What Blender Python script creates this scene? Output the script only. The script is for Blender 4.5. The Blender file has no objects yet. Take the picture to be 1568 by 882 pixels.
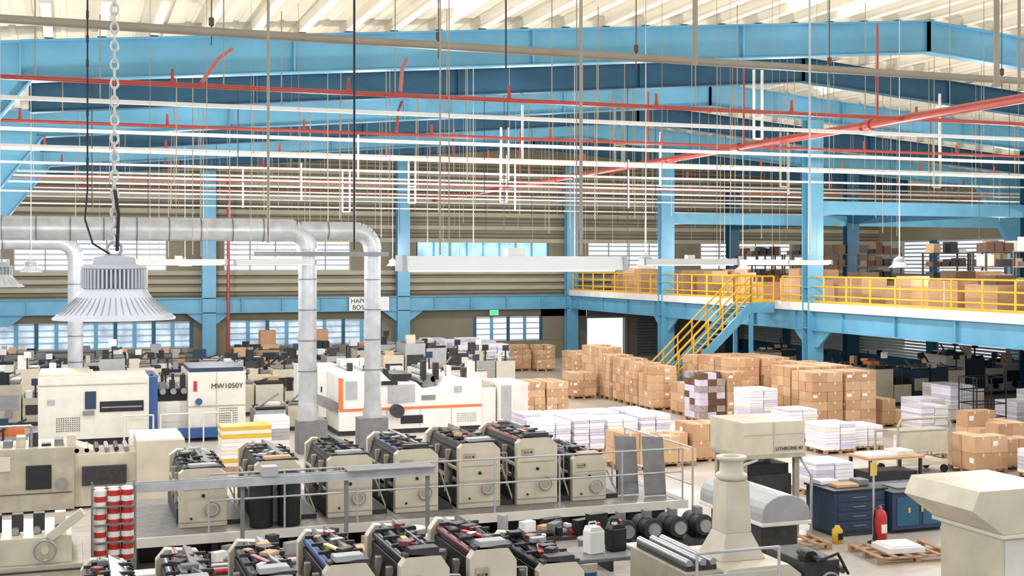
import bpy, math, random
from mathutils import Vector, Matrix
random.seed(7)
S=bpy.context.scene
COL=S.collection
# ---------------------------------------------------------------- materials
MATS={}
def lin(c):
    c/=255.0
    return c/12.92 if c<=0.04045 else ((c+0.055)/1.055)**2.4
def mat(name,rgb,rough=0.55,metal=0.0,var=0.12,scale=6.0,bump=0.0,emit=0.0):
    if name in MATS: return MATS[name]
    m=bpy.data.materials.new(name); m.use_nodes=True
    nt=m.node_tree; b=nt.nodes['Principled BSDF']
    col=(lin(rgb[0]),lin(rgb[1]),lin(rgb[2]),1)
    tc=nt.nodes.new('ShaderNodeTexCoord')
    nz=nt.nodes.new('ShaderNodeTexNoise'); nz.inputs['Scale'].default_value=scale; nz.inputs['Detail'].default_value=6
    nt.links.new(tc.outputs['Object'],nz.inputs['Vector'])
    cr=nt.nodes.new('ShaderNodeValToRGB')
    cr.color_ramp.elements[0].position=0.3; cr.color_ramp.elements[1].position=0.7
    cr.color_ramp.elements[0].color=tuple(c*(1-var) for c in col[:3])+(1,)
    cr.color_ramp.elements[1].color=tuple(min(1,c*(1+var*0.6)) for c in col[:3])+(1,)
    nt.links.new(nz.outputs['Fac'],cr.inputs['Fac'])
    nt.links.new(cr.outputs['Color'],b.inputs['Base Color'])
    b.inputs['Roughness'].default_value=rough; b.inputs['Metallic'].default_value=metal
    if emit>0:
        nt.links.new(cr.outputs['Color'],b.inputs['Emission Color']); b.inputs['Emission Strength'].default_value=emit
    MATS[name]=m; return m
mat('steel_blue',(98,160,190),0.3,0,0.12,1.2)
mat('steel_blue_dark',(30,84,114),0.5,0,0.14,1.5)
mat('navy',(34,54,80),0.5)
mat('roof_beige',(224,215,194),0.7,0,0.08,0.6)
mat('purlin',(236,230,214),0.6,0,0.06,0.6)
mat('wall_beige',(128,121,102),0.75,0,0.12,0.7)
mat('girt_beige',(160,154,133),0.7,0,0.1,1)
mat('olive',(86,82,66),0.8,0,0.15,1)
mat('white',(228,227,222),0.4,0,0.05,3)
mat('slat',(172,182,194),0.5,0,0.06,3)
mat('sky_panel',(150,194,224),0.5,0,0.4,1.2,emit=0.95)
mat('glass_dim',(186,206,224),0.4,0,0.45,1.6,emit=0.6)
mat('skylight',(225,236,248),0.5,0,0.1,0.5,emit=1.6)
mat('red_pipe',(168,66,54),0.4,0,0.12,4)
mat('red',(184,44,38),0.45)
mat('yellow',(226,170,36),0.5,0,0.1,4)
mat('galv',(184,187,191),0.4,0.25,0.2,3)
mat('seam',(112,114,118),0.4,0.3)
mat('steel',(160,160,162),0.3,0.6,0.15,8)
mat('cream',(203,194,173),0.45,0,0.13,2.5)
mat('cream_d',(174,166,146),0.5,0,0.18,4)
mat('ivory',(216,212,201),0.45,0,0.1,2.5)
mat('offwhite',(228,226,220),0.42,0,0.08,3)
mat('orange',(222,116,66),0.5)
mat('dark',(26,27,30),0.5,0,0.4,9)
mat('dark2',(52,51,52),0.55,0,0.4,9)
mat('grey',(124,124,125),0.6,0,0.18,6)
mat('lgrey',(168,169,171),0.5,0,0.12,5)
mat('platform',(132,130,127),0.5,0.2,0.22,9)
mat('card',(206,168,132),0.8,0,0.1,2.5)
mat('card2',(190,150,114),0.8,0,0.12,2.5)
mat('tape',(226,204,172),0.4)
mat('label',(240,238,232),0.6)
mat('wrapd',(168,156,152),0.25,0,0.3,12)
mat('wood',(170,136,102),0.8,0,0.2,8)
mat('paper',(234,233,238),0.6,0,0.04,3)
mat('paper_l',(206,201,220),0.6,0,0.08,5)
mat('paper_y',(228,221,206),0.6,0,0.08,5)
mat('blue',(44,82,140),0.5)
mat('green',(60,130,80),0.5)
mat('inkyel',(216,180,60),0.4)
mat('inkmag',(120,48,58),0.4)
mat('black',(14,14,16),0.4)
mat('brown',(100,74,56),0.7,0,0.25,6)
mat('tan_pipe',(156,145,126),0.5,0,0.1,3)
mat('chain',(200,198,194),0.35,0.3)
mat('alu',(214,217,220),0.22,0.45,0.05,10,emit=0.08)
mat('heatsink',(196,198,201),0.35,0.2,0.05,8)
mat('exit',(60,210,120),0.5,emit=1.0)
mat('lampface',(255,252,246),0.5,emit=2.0)
def floor_mat():
    m=bpy.data.materials.new('concrete_floor'); m.use_nodes=True; nt=m.node_tree; b=nt.nodes['Principled BSDF']
    tc=nt.nodes.new('ShaderNodeTexCoord')
    n1=nt.nodes.new('ShaderNodeTexNoise'); n1.inputs['Scale'].default_value=0.35; n1.inputs['Detail'].default_value=8
    n2=nt.nodes.new('ShaderNodeTexNoise'); n2.inputs['Scale'].default_value=5; n2.inputs['Detail'].default_value=6
    mx=nt.nodes.new('ShaderNodeMath'); mx.operation='MULTIPLY_ADD'; mx.inputs[1].default_value=0.4
    cr=nt.nodes.new('ShaderNodeValToRGB')
    cr.color_ramp.elements[0].position=0.35; cr.color_ramp.elements[0].color=(lin(152),lin(145),lin(138),1)
    cr.color_ramp.elements[1].position=0.95; cr.color_ramp.elements[1].color=(lin(210),lin(201),lin(191),1)
    nt.links.new(tc.outputs['Object'],n1.inputs['Vector']); nt.links.new(tc.outputs['Object'],n2.inputs['Vector'])
    nt.links.new(n2.outputs['Fac'],mx.inputs[0]); nt.links.new(n1.outputs['Fac'],mx.inputs[2])
    nt.links.new(mx.outputs[0],cr.inputs['Fac']); nt.links.new(cr.outputs['Color'],b.inputs['Base Color'])
    rr=nt.nodes.new('ShaderNodeMapRange'); rr.inputs['To Min'].default_value=0.25; rr.inputs['To Max'].default_value=0.5
    nt.links.new(n2.outputs['Fac'],rr.inputs['Value']); nt.links.new(rr.outputs[0],b.inputs['Roughness'])
    MATS['floor']=m
floor_mat()
# ---------------------------------------------------------------- mesh builder
class M:
    def __init__(s,name,loc=(0,0,0),rot=0,bevel=0):
        s.name=name; s.loc=loc; s.rot=rot; s.v=[]; s.f=[]; s.m=[]; s.sm=[]; s.mats=[]; s.bevel=bevel
    def mi(s,k):
        if k not in s.mats: s.mats.append(k)
        return s.mats.index(k)
    def add(s,vs,fs,k,smooth=False):
        b=len(s.v); i=s.mi(k)
        s.v.extend([(p[0],p[1],p[2]) for p in vs])
        for f in fs: s.f.append([b+j for j in f]); s.m.append(i); s.sm.append(smooth)
    def box(s,x0,x1,y0,y1,z0,z1,k,rz=0):
        c=[(x0,y0),(x1,y0),(x1,y1),(x0,y1)]
        if rz:
            cx,cy=(x0+x1)/2,(y0+y1)/2; cs,sn=math.cos(rz),math.sin(rz)
            c=[(cx+(x-cx)*cs-(y-cy)*sn, cy+(x-cx)*sn+(y-cy)*cs) for x,y in c]
        vs=[(x,y,z0) for x,y in c]+[(x,y,z1) for x,y in c]
        s.add(vs,[(3,2,1,0),(4,5,6,7),(0,1,5,4),(1,2,6,5),(2,3,7,6),(3,0,4,7)],k)
    def prism(s,poly,ax,a,b,k):
        n=len(poly)
        def P(p,t):
            if ax=='y': return (p[0],t,p[1])
            if ax=='x': return (t,p[0],p[1])
            return (p[0],p[1],t)
        vs=[P(p,a) for p in poly]+[P(p,b) for p in poly]
        fs=[tuple(range(n)),tuple(range(2*n-1,n-1,-1))]
        for i in range(n):
            j=(i+1)%n; fs.append((i,i+n,j+n,j))
        s.add(vs,fs,k)
    def beam(s,p,q,w,h,k):
        p=Vector(p);q=Vector(q);d=(q-p).normalized()
        up=Vector((0,0,1)) if abs(d.z)<0.95 else Vector((0,1,0))
        r=d.cross(up).normalized()*w/2; u=r.cross(d).normalized()*h/2
        vs=[p-r-u,p+r-u,p+r+u,p-r+u,q-r-u,q+r-u,q+r+u,q-r+u]
        s.add(vs,[(0,1,2,3),(7,6,5,4),(0,4,5,1),(1,5,6,2),(2,6,7,3),(3,7,4,0)],k)
    def cyl(s,p,q,r,k,n=10,r2=None,caps=True):
        p=Vector(p);q=Vector(q);d=(q-p).normalized()
        up=Vector((0,0,1)) if abs(d.z)<0.95 else Vector((1,0,0))
        a=d.cross(up).normalized(); b=a.cross(d)
        r2=r if r2 is None else r2
        vs=[p+(a*math.cos(t)+b*math.sin(t))*r for t in [2*math.pi*i/n for i in range(n)]]
        vs+=[q+(a*math.cos(t)+b*math.sin(t))*r2 for t in [2*math.pi*i/n for i in range(n)]]
        s.add(vs,[(i,(i+1)%n,(i+1)%n+n,i+n) for i in range(n)],k,True)
        if caps:
            s.add(vs[:n],[tuple(range(n-1,-1,-1))],k); s.add(vs[n:],[tuple(range(n))],k)
    def pipe(s,pts,r,k,n=8):
        for a,b in zip(pts[:-1],pts[1:]): s.cyl(a,b,r,k,n)
    def lathe(s,c,prof,k,n=24,smooth=True):
        vs=[]
        for r,z in prof:
            for i in range(n):
                t=2*math.pi*i/n; vs.append((c[0]+r*math.cos(t),c[1]+r*math.sin(t),c[2]+z))
        fs=[]
        for j in range(len(prof)-1):
            for i in range(n):
                fs.append((j*n+i,j*n+(i+1)%n,(j+1)*n+(i+1)%n,(j+1)*n+i))
        s.add(vs,fs,k,smooth)
    def torus(s,c,R,r,axis,k,n=16,m=6,sz=1.0):
        vs=[];fs=[]
        for i in range(n):
            t=2*math.pi*i/n
            for j in range(m):
                p=2*math.pi*j/m
                a=(R+r*math.cos(p))*math.cos(t); b=(R+r*math.cos(p))*math.sin(t)*sz; h=r*math.sin(p)
                if axis=='z': q=(a,b,h)
                elif axis=='y': q=(a,h,b)
                else: q=(h,a,b)
                vs.append((c[0]+q[0],c[1]+q[1],c[2]+q[2]))
        for i in range(n):
            for j in range(m):
                fs.append((i*m+j,((i+1)%n)*m+j,((i+1)%n)*m+(j+1)%m,i*m+(j+1)%m))
        s.add(vs,fs,k,True)
    def fin(s,parent=None):
        me=bpy.data.meshes.new(s.name); me.from_pydata([tuple(v) for v in s.v],[],s.f)
        for k in s.mats: me.materials.append(MATS[k])
        me.polygons.foreach_set('material_index',s.m); me.polygons.foreach_set('use_smooth',s.sm)
        me.update(); o=bpy.data.objects.new(s.name,me); COL.objects.link(o)
        o.location=s.loc; o.rotation_euler=(0,0,s.rot)
        if s.bevel:
            b=o.modifiers.new('bevel','BEVEL'); b.width=s.bevel; b.segments=1; b.limit_method='ANGLE'; b.angle_limit=0.9
        if parent: o.parent=parent
        return o
def text(body,loc,size,k,parent,rot=(math.pi/2,0,0),name='lettering'):
    c=bpy.data.curves.new(name,'FONT'); c.body=body; c.size=size; c.extrude=0.004
    c.materials.append(MATS[k]); o=bpy.data.objects.new(name,c); COL.objects.link(o)
    o.location=loc; o.rotation_euler=rot; o.parent=parent
    o.matrix_parent_inverse=Matrix.Translation(Vector(parent.location)).inverted()
    return o
# ---------------------------------------------------------------- room shell
YB=63.5; XL=-3.6; XR=46; XA=21.5
def rc(x):
    return 9.35+0.083*(x+1.1) if x<XA else 9.35+0.083*(XA+1.1)-0.083*(x-XA)
m=M('floor'); m.box(-14,47,2,64.5,-0.2,0,'floor'); m.fin()
m=M('ceiling')
for a,b in ((XL-1,XA),(XA,XR+1)):
    n=int((b-a)/0.5); st=(b-a)/n
    for i in range(n):
        x0=a+i*st; x1=x0+st
        z0=rc(x0)+0.72; z1=rc(x1)+0.72
        m.prism([(x0,z0),(x0+st*.7,z0+(z1-z0)*.7),(x0+st*.75,z0+(z1-z0)*.75+.035),(x0+st*.95,z0+(z1-z0)*.95+.035),(x1,z1),(x1,z1+.1),(x0,z0+.1)],'y',12,64.2,'roof_beige')
m.fin()
m=M('roof_skylights')
for (a,b,y0,y1) in [(7.2,8.1,21,26),(11.4,12.3,30,33),(15.6,16.5,21,26),(17.7,18.6,19,27),(9.3,10.2,36,39),(13.5,14.4,42,45),(24,24.9,21,27),(27,28,22,27),(25,25.9,35,39),(30,31,34,39),(32,33,46,51),(6.15,7.0,48,51),(17.7,18.6,48,51),(20,20.9,34,39),(3,3.9,36,39)]:
    m.prism([(a,rc(a)+.69),(b,rc(b)+.69),(b,rc(b)+.715),(a,rc(a)+.715)],'y',y0,y1,'skylight')
m.fin()
m=M('roof_purlins')
x=XL
while x<XR:
    z=rc(x)+0.46
    m.box(x-.055,x+.055,12,64,z+.031,z+.29,'purlin'); m.box(x-.09,x+.09,12.01,63.99,z,z+.03,'purlin')
    x+=1.05
m.fin()
def rafter(y,k,dep=0.8,haunch=True):
    m=M('roof_rafter'); h=dep/2
    for a,b in ((-1.0,XA),(XA,43.6)):
        za,zb=rc(a),rc(b)
        m.prism([(a,za-h),(b,zb-h),(b,zb+h),(a,za+h)],'y',y-.03,y+.03,k)
        m.prism([(a,za-h-.03),(b,zb-h-.03),(b,zb-h-.001),(a,za-h-.001)],'y',y-.16,y+.16,k)
        m.prism([(a,za+h+.001),(b,zb+h+.001),(b,zb+h+.03),(a,za+h+.03)],'y',y-.16,y+.16,k)
        nx=4
        for i in range(nx+1):
            xx=a+(b-a)*i/nx
            m.box(xx-.02,xx+.02,y-.14,y+.14,rc(xx)-h,rc(xx)+h,k)
    if haunch:
        for sgn,xa,xw in ((1,-1.0,XL),(-1,43.6,XR)):
            poly=[(xa,rc(xa)+h),(xw,rc(xw)+h),(xw,5.9),(xw+sgn*.7,6.2),(xa+sgn*.2,rc(xa)-h)]
            m.prism(poly,'y',y-.04,y+.04,k)
            m.beam((xw+sgn*.7,y,6.2),(xa+sgn*.2,y,rc(xa)-h),.32,.04,k)
            m.beam((xw,y,rc(xw)+h),(xa,y,rc(xa)+h),.32,.04,k)
            m.box(min(xw,xw+sgn*.7),max(xw,xw+sgn*.7),y-.035,y+.035,0,6.2,k)
            m.box(xw+sgn*.7-.02,xw+sgn*.7+.02,y-.16,y+.16,0,6.2,k)
            m.box(xw-.02,xw+.02,y-.16,y+.16,0,6.2,k)
    m.fin()
for y in (18,27.5,39.5,51.5): rafter(y,'steel_blue')
for y in (33.5,45.5,57.5): rafter(y,'steel_blue_dark',0.7,False)  # shade painted in: intermediate rafters get a darker blue than the main ones
m=M('wall_back')
win=[(-2.6,4.4),(7.2,13.6),(17.2,24.6),(27.0,32.0),(34,40)]
low=[(-3.4,5.6),(7.4,15.2),(20.4,24.2)]
m.box(XL-2,26.9,YB,YB+.2,0,1.0,'wall_beige'); m.box(XL-2,26.9,YB,YB+.2,2.3,2.9,'wall_beige')
px=XL-2
for a,b in low+[(26.9,29.2)]:
    m.box(px,a,YB,YB+.2,1.0 if a<26 else 0.99,2.3 if a<26 else 2.9,'wall_beige'); px=b
m.box(29.2,XR+2,YB,YB+.2,0,2.9,'wall_beige')
m.box(XL-2,XR+2,YB,YB+.2,2.9,4.75,'wall_beige')
m.box(XL-2,XR+2,YB,YB+.2,6.4,11.6,'wall_beige')
px=XL-2
for a,b in win:
    m.box(px,a,YB,YB+.2,4.75,6.4,'wall_beige'); px=b
m.box(px,XR+2,YB,YB+.2,4.75,6.4,'wall_beige')
m.fin()
m=M('trim_back_wall_girts')
for z in (3.9,4.3,4.72,6.42,7.1,7.8,8.5,9.2,9.9):
    m.box(XL,XR,YB-.16,YB,z,z+.10,'girt_beige'); m.box(XL,XR,YB-.19,YB-.161,z-.12,z+.1,'girt_beige')
z=2.95
while z<10.4:
    if z<4.7 or z>6.4: m.box(XL,XR,YB-.05,YB,z,z+.05,'olive')
    z+=.2
m.fin()
for i,(a,b) in enumerate(win):
    m=M('window_%d'%(i+1))
    if i==2:
        m.box(a,b,YB+.1,YB+.13,4.8,6.4,'sky_panel')
        for j in range(9):
            xx=a+(b-a)*j/8; m.box(xx-.04,xx+.04,YB,YB+.1,4.8,6.4,'steel_blue')
        m.box(a,b,YB,YB+.1,5.5,5.58,'steel_blue')
    else:
        z=4.8
        while z<6.35:
            m.box(a,b,YB+.02,YB+.12,z,z+.08,'slat'); z+=.26
        nv=int((b-a)/1.2)
        for j in range(nv+1):
            xx=a+(b-a)*j/nv; m.box(xx-.03,xx+.03,YB-.02,YB+.02,4.75,6.4,'girt_beige')
    m.fin()
m=M('window_6')
for q,(a,b) in enumerate(low):
    if q<2: m.box(a,b,YB+.08,YB+.1,1.0,2.3,'glass_dim')
    z=1.02
    while z<2.28:
        m.box(a,b,YB+.02,YB+.07,z,z+.06,'slat'); z+=.3
    n=int((b-a)/.9)
    for j in range(n+1):
        xx=a+(b-a)*j/n; m.box(xx-.09,xx+.09,YB-.02,YB+.02,1.0,2.3,'steel_blue' if j%2 else 'steel_blue_dark')
m.fin()
m=M('door_1')
m.box(26.75,26.9,YB-.12,YB-.005,0,2.3,'grey'); m.box(29.2,29.35,YB-.12,YB-.005,0,2.3,'grey'); m.box(26.9,29.2,YB-.12,YB-.005,2.15,2.3,'grey'); m.box(26.9,29.2,YB-.1,YB-.05,2.3,2.85,'seam')
m.fin()
m=M('door_2')
z=0
while z<2.5:
    m.box(30.0,32.6,YB-.1,YB-.03,z,z+.14,'seam'); m.box(30.0,32.6,YB-.07,YB-.03,z+.14,z+.17,'dark2'); z+=.17
m.fin()
def ibeam_col(name,x,y,z1,w=.66,k='steel_blue'):
    m=M(name)
    m.box(x-w/2,x+w/2,y-.2,y-.17,0,z1,k); m.box(x-w/2,x+w/2,y+.17,y+.2,0,z1,k); m.box(x-.03,x+.03,y-.17,y+.17,0,z1,k)
    m.box(x-w/2-.1,x+w/2+.1,y-.3,y+.3,0,.04,k)
    for zz in (2.8,3.45,4.3): m.box(x-w/2+.002,x+w/2-.002,y-.17,y+.17,zz,zz+.03,k)
    m.fin()
for x in (6.4,16.3): ibeam_col('steel_column',x,YB-.5,rc(x)-.2)
for y in (YB-.5,51.5,39.5,27.5): ibeam_col('steel_column',25.8,y,rc(25.8)-.4)
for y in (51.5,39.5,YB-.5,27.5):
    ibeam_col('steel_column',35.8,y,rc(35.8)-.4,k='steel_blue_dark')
m=M('trim_back_wall_beam')
m.box(XL,25.6,YB-.55,YB-.5,2.761,3.439,'steel_blue'); m.box(XL,25.6,YB-.7,YB-.3,2.72,2.76,'steel_blue'); m.box(XL,25.6,YB-.7,YB-.3,3.44,3.48,'steel_blue')
for x in (-3.2,6.4,16.3):
    m.prism([(x-1.1,2.715),(x+1.1,2.715),(x+.4,2.2),(x-.4,2.2)],'y',YB-.56,YB-.5,'steel_blue')
for x in range(-2,25,2): m.box(x-.02,x+.02,YB-.68,YB-.55,2.76,3.44,'steel_blue')
m.fin()
m=M('fire_riser_pipe'); m.pipe([(7.3,YB-.9,0),(7.3,YB-.9,10)],.08,'red_pipe'); m.fin()
XM=25.8; ZM=3.65
m=M('mezzanine_floor')
m.box(XM-.21,XR,22,YB-.01,ZM-.14,ZM,'girt_beige')
m.box(XM-.28,XM-.22,22,YB-.8,ZM-.2,ZM+.1,'offwhite')
m.box(XM-.03,XM+.03,22,YB-.8,2.761,3.42,'steel_blue'); m.box(XM-.18,XM+.18,22,YB-.8,2.72,2.76,'steel_blue'); m.box(XM-.18,XM+.18,22,YB-.8,3.42,3.5,'steel_blue')
for y in (27.5,39.5,51.5):
    m.prism([(y-1.2,2.715),(y+1.2,2.715),(y+.4,2.1),(y-.4,2.1)],'x',XM-.05,XM+.05,'steel_blue')
y=22.5
while y<YB-1:
    m.box(XM-.14,XM+.14,y-.02,y+.02,2.762,3.418,'steel_blue')
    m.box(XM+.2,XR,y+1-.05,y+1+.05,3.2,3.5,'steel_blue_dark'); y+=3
m.fin()
def railing(m,pts,k,h=1.05,r=.03,step=1.4,kick=True,rails=(1.0,.55)):
    for p,q in zip(pts[:-1],pts[1:]):
        p=Vector(p);q=Vector(q);L=(q-p).length;n=max(1,round(L/step))
        for i in range(n+1):
            a=p.lerp(q,i/n); m.cyl(a,a+Vector((0,0,h)),r,k,6)
        for f in rails: m.cyl(p+Vector((0,0,h*f)),q+Vector((0,0,h*f)),r,k,6)
        if kick: m.beam(p+Vector((0,0,.1)),q+Vector((0,0,.1)),.02,.16,k)
m=M('mezzanine_railing')
railing(m,[(XM-.1,22,ZM),(XM-.1,41.4,ZM)],'yellow',rails=(1,.66,.33),r=.035)
railing(m,[(XM-.1,43.3,ZM),(XM-.1,YB-1,ZM)],'yellow',rails=(1,.66,.33),r=.035)
m.fin()
m=M('steel_stair')
xt,yt=24.5,41.7
m.box(xt,XM-.3,yt,yt+1.3,ZM-.1,ZM,'steel_blue'); m.box(xt,XM-.3,yt-.04,yt-.001,ZM-.35,ZM+.05,'steel_blue')
n=18; run=.205
for i in range(n):
    z=ZM-(i+1)*ZM/(n+1); x1=xt-i*run
    m.box(x1-run-.04,x1,yt+.05,yt+1.25,z-.05,z,'steel_blue')
xb=xt-n*run
for yy in (yt,yt+1.3): m.beam((xt,yy,ZM-.12),(xb-.1,yy,.05),.06,.34,'steel_blue')
for yy in (yt,yt+1.3):
    A=Vector((xt,yy,ZM)); B=Vector((xb,yy,.25))
    for i in range(7):
        a=A.lerp(B,i/6); m.cyl(a,a+Vector((0,0,1.05)),.035,'yellow',6)
    for hh in (1.05,.7,.35): m.cyl(A+Vector((0,0,hh)),B+Vector((0,0,hh)),.035,'yellow',6)
railing(m,[(xt,yt,ZM),(XM-.3,yt,ZM)],'yellow',step=.5,rails=(1,.66,.33),r=.035); railing(m,[(xt,yt+1.3,ZM),(XM-.3,yt+1.3,ZM)],'yellow',step=.5,rails=(1,.66,.33),r=.035)
m.box(xt-.05,xt+.1,yt,yt+.1,0,ZM-.1,'steel_blue'); m.box(xt-.05,xt+.1,yt+1.2,yt+1.3,0,ZM-.1,'steel_blue')
m.fin()
m=M('wall_right_lower')
m.box(36.4,36.6,22,YB-.2,0,.8,'steel_blue_dark'); m.box(36.4,36.6,22,YB-.2,1.9,3.2,'steel_blue_dark')
for y in range(22,63,6): m.box(36.3,36.6,y,y+.5,.8,1.9,'steel_blue_dark')
m.fin()
m=M('window_7')
z=.85
while z<1.9:
    m.box(36.5,36.56,22,YB-.3,z,z+.09,'slat'); z+=.14
m.fin()
m=M('wall_right')
m.box(XR,XR+.2,22,YB,ZM-.2,4.6,'wall_beige'); m.box(XR,XR+.2,22,YB,6.5,10.5,'wall_beige')
for y in range(22,64,6): m.box(XR-.1,XR+.2,y,y+.5,4.6,6.5,'steel_blue_dark')
m.fin()
m=M('window_8')
z=4.65
while z<6.5:
    m.box(XR+.05,XR+.12,22,YB,z,z+.09,'slat'); z+=.22
m.fin()
m=M('trim_eave_beam')
m.box(35.75,35.85,22,YB-.8,7.1,7.6,'steel_blue_dark')
for y in (27.5,39.5,51.5): m.box(25.9,46,y-.1,y+.1,7.0,7.5,'steel_blue')
m.fin()
# ---------------------------------------------------------------- overhead services
for i,(y,z,r) in enumerate([(23.0,8.4,.045),(30.0,8.4,.04),(36.3,8.4,.04),(42.3,8.4,.04),(49,8.4,.04),(55.5,8.4,.04)]):
    m=M('sprinkler_pipe'); m.cyl((XL,y,z),(XR-1,y,z),r,'red_pipe',8)
    x=-1.5+i*.4
    while x<XR-2:
        m.cyl((x,y,z),(x,y,z+.16),.05,'red_pipe',6,r2=.03); m.cyl((x,y,z+.15),(x,y,z+.28),.03,'red_pipe',6)
        m.cyl((x+.9,y,z),(x+.9,y,rc(x+.9)+.4),.012,'tan_pipe',4)
        x+=3.2
    m.fin()
for i,y in enumerate([24.6,28.6,31.5,34.6,38,41,44,47,50,53.5,57,60]):
    m=M('lighting_trunking'); z=8.25-(i%3)*.17
    m.beam((XL,y,z),(XR-1,y,z),.09,.075 if i<4 else .06,'offwhite' if i%2 else 'white')
    x=.5+(i*1.7)%3
    while x<XR-2:
        m.cyl((x,y,z-(.9 if i%2 else .0)),(x,y,rc(x)+.4),.012,'tan_pipe',4)
        x+=3.4
    m.fin()
m=M('sprinkler_main_pipe'); m.cyl((17.4,14,8.4),(17.4,61,8.4),.10,'red_pipe',12)
for y in range(18,60,6): m.cyl((17.4,y,8.4),(17.4,y,rc(17.4)-.2),.025,'red_pipe',6); m.cyl((17.4,y+.2,8.4),(17.4,y+.4,8.4),.13,'red_pipe',12)
m.fin()
m=M('sprinkler_drop_pipe')
for (x,y) in ((2.2,23),(5.9,23),(7.6,30),(11,36.3)):
    m.pipe([(x,y,8.45),(x+.5,y+1.8,9.2),(x+.9,y+3,9.6)],.04,'red_pipe')
m.fin()
m=M('conduit_pipe'); m.cyl((XL,14,7.75),(20,14,7.75),.05,'tan_pipe',8)
for x in (1.45,4.05,6.6,9.4,12.2): m.cyl((x,14,7.6),(x,14,9.9),.007,'brown',6); m.lathe((x,14,7.8),[(0,0),(.03,.02),(.03,.1),(0,.12)],'brown',8)
m.fin()
m=M('suspension_rods')
for k in range(85):
    x=random.uniform(-2,34); y=random.uniform(30,60); z0=random.choice([5.4,6.2,6.6,7.2,7.6])
    m.cyl((x,y,z0),(x,y,rc(x)+.4),.011,random.choice(['tan_pipe','dark2','tan_pipe']),4)
m.fin()
m=M('conduit_goalpost')
for (x,y,z0,z1,w,k) in [(12.6,34.6,8.3,9.9,0,'white'),(13.1,38,7.9,9.6,.25,'white'),(18.6,31.5,8.8,10.8,.27,'white'),(25.1,31.5,8.4,10.4,0,'white'),(9.06,41,8.0,9.6,0,'white'),(11.6,44,7.4,9,.25,'white'),(20.3,41,8.0,10,0,'white'),(15.6,34.6,8.2,10.2,.25,'tan_pipe'),(10.4,50,7.3,9,.3,'white'),(16.8,47,7.3,9.2,0,'white'),(17.2,50,7.8,9.8,.3,'white'),(27.6,44,8,10,0,'white'),(6.4,50,7.4,9,.0,'white'),(23.5,38,7.9,9.8,.3,'tan_pipe'),(30,38,8,10,.3,'tan_pipe'),(8.2,47,7.6,9,.0,'white'),(21.8,47,7.5,9.5,0,'white')]:
    for xx in ((x,) if w==0 else (x,x+w)): m.beam((xx,y,z0),(xx,y,z1),.06,.06,k)
    if w: m.beam((x,y,z0),(x+w,y,z0),.05,.05,k); m.beam((x,y,z0+.6),(x+w,y,z0+.6),.05,.05,k)
m.fin()
for (x,y,z0,r,k) in [(3.16,7.55,5.25,.012,'tan_pipe'),(2.21,7.6,5.25,.006,'tan_pipe'),(1.79,12.1,5.4,.014,'tan_pipe'),(2.94,13.5,5.35,.013,'dark'),(6.52,12.3,7.4,.03,'tan_pipe'),(10.9,12.6,7.4,.035,'tan_pipe'),(11.25,12.6,7.4,.02,'tan_pipe'),(8.45,13.0,5.3,.013,'chain'),(4.4,12.6,7.3,.01,'dark2')]:
    m=M('suspension_rod'); m.cyl((x,y,z0),(x,y,10.2),r,k,8); m.fin()
# ---------------------------------------------------------------- lamps
def highbay(x,y,z,s=1.0,fins=36):
    m=M('high_bay_lamp',(x,y,z))
    m.lathe((0,0,0),[(.255*s,-.008*s),(.255*s,0),(.235*s,.014*s),(.19*s,.05*s),(.152*s,.09*s),(.13*s,.125*s)],'alu',40)
    m.lathe((0,0,0),[(.255*s,-.008*s),(.23*s,.002*s),(.15*s,.085*s),(.12*s,.12*s)],'white',40)
    m.lathe((0,0,0),[(.12*s,.115*s),(.0,.115*s)],'lampface',24)
    m.lathe((0,0,0),[(.13*s,.125*s),(.105*s,.13*s),(.105*s,.205*s),(.135*s,.208*s),(.137*s,.222*s),(.09*s,.228*s),(.085*s,.258*s),(.03*s,.268*s),(0,.268*s)],'heatsink',32)
    for i in range(fins):
        t=2*math.pi*i/fins; c,sn=math.cos(t),math.sin(t)
        m.beam((c*.10*s,sn*.10*s,.167*s),(c*.138*s,sn*.138*s,.167*s),.008*s,.08*s,'heatsink')
    for i in range(fins):
        t=2*math.pi*i/fins; c,sn=math.cos(t),math.sin(t)
        m.cyl((c*.232*s,sn*.232*s,.016*s),(c*.155*s,sn*.155*s,.087*s),.0018*s,'lgrey',4)
    m.torus((0,0,.295*s),.03*s,.006*s,'y','steel')
    return m
m=highbay(.165,5.35,4.978,s=.95,fins=48)
z=.315
i=0
while z<4.9:
    m.torus((0,0,z),.0145,.0048,'y' if i%2 else 'x','chain',10,5,1.5); z+=.038; i+=1
m.fin()
m=M('power_cord'); pts=[(.06,5.35,10.2),(.06,5.35,5.5),(.05,5.35,5.38),(.08,5.33,5.28),(.15,5.35,5.235)]
m.pipe(pts,.004,'black',6)
for zz in range(0,40): m.cyl((.06,5.35,5.6+zz*.1),(.06,5.35,5.63+zz*.1),.006,'black',6)
m.pipe([(.175,5.35,5.25),(.18,5.33,5.4),(.165,5.325,5.5)],.008,'black',6)
m.fin()
for (x,y,z) in [(-.75,14.7,4.95),(-1.6,24,5.0),(-.9,31,5.0),(11.3,23.5,5.1),(13.2,32,5.0),(22,38,5.0),(19.5,26,5.1),(9.6,30,5.1),(28,50,5.2),(30,40,5.2),(12,48,5.1),(4,48,5.1)]:
    m=highbay(x,y,z,fins=20); m.cyl((0,0,.28),(0,0,rc(x)+.35-z),.012,'chain',6); m.fin()
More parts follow.
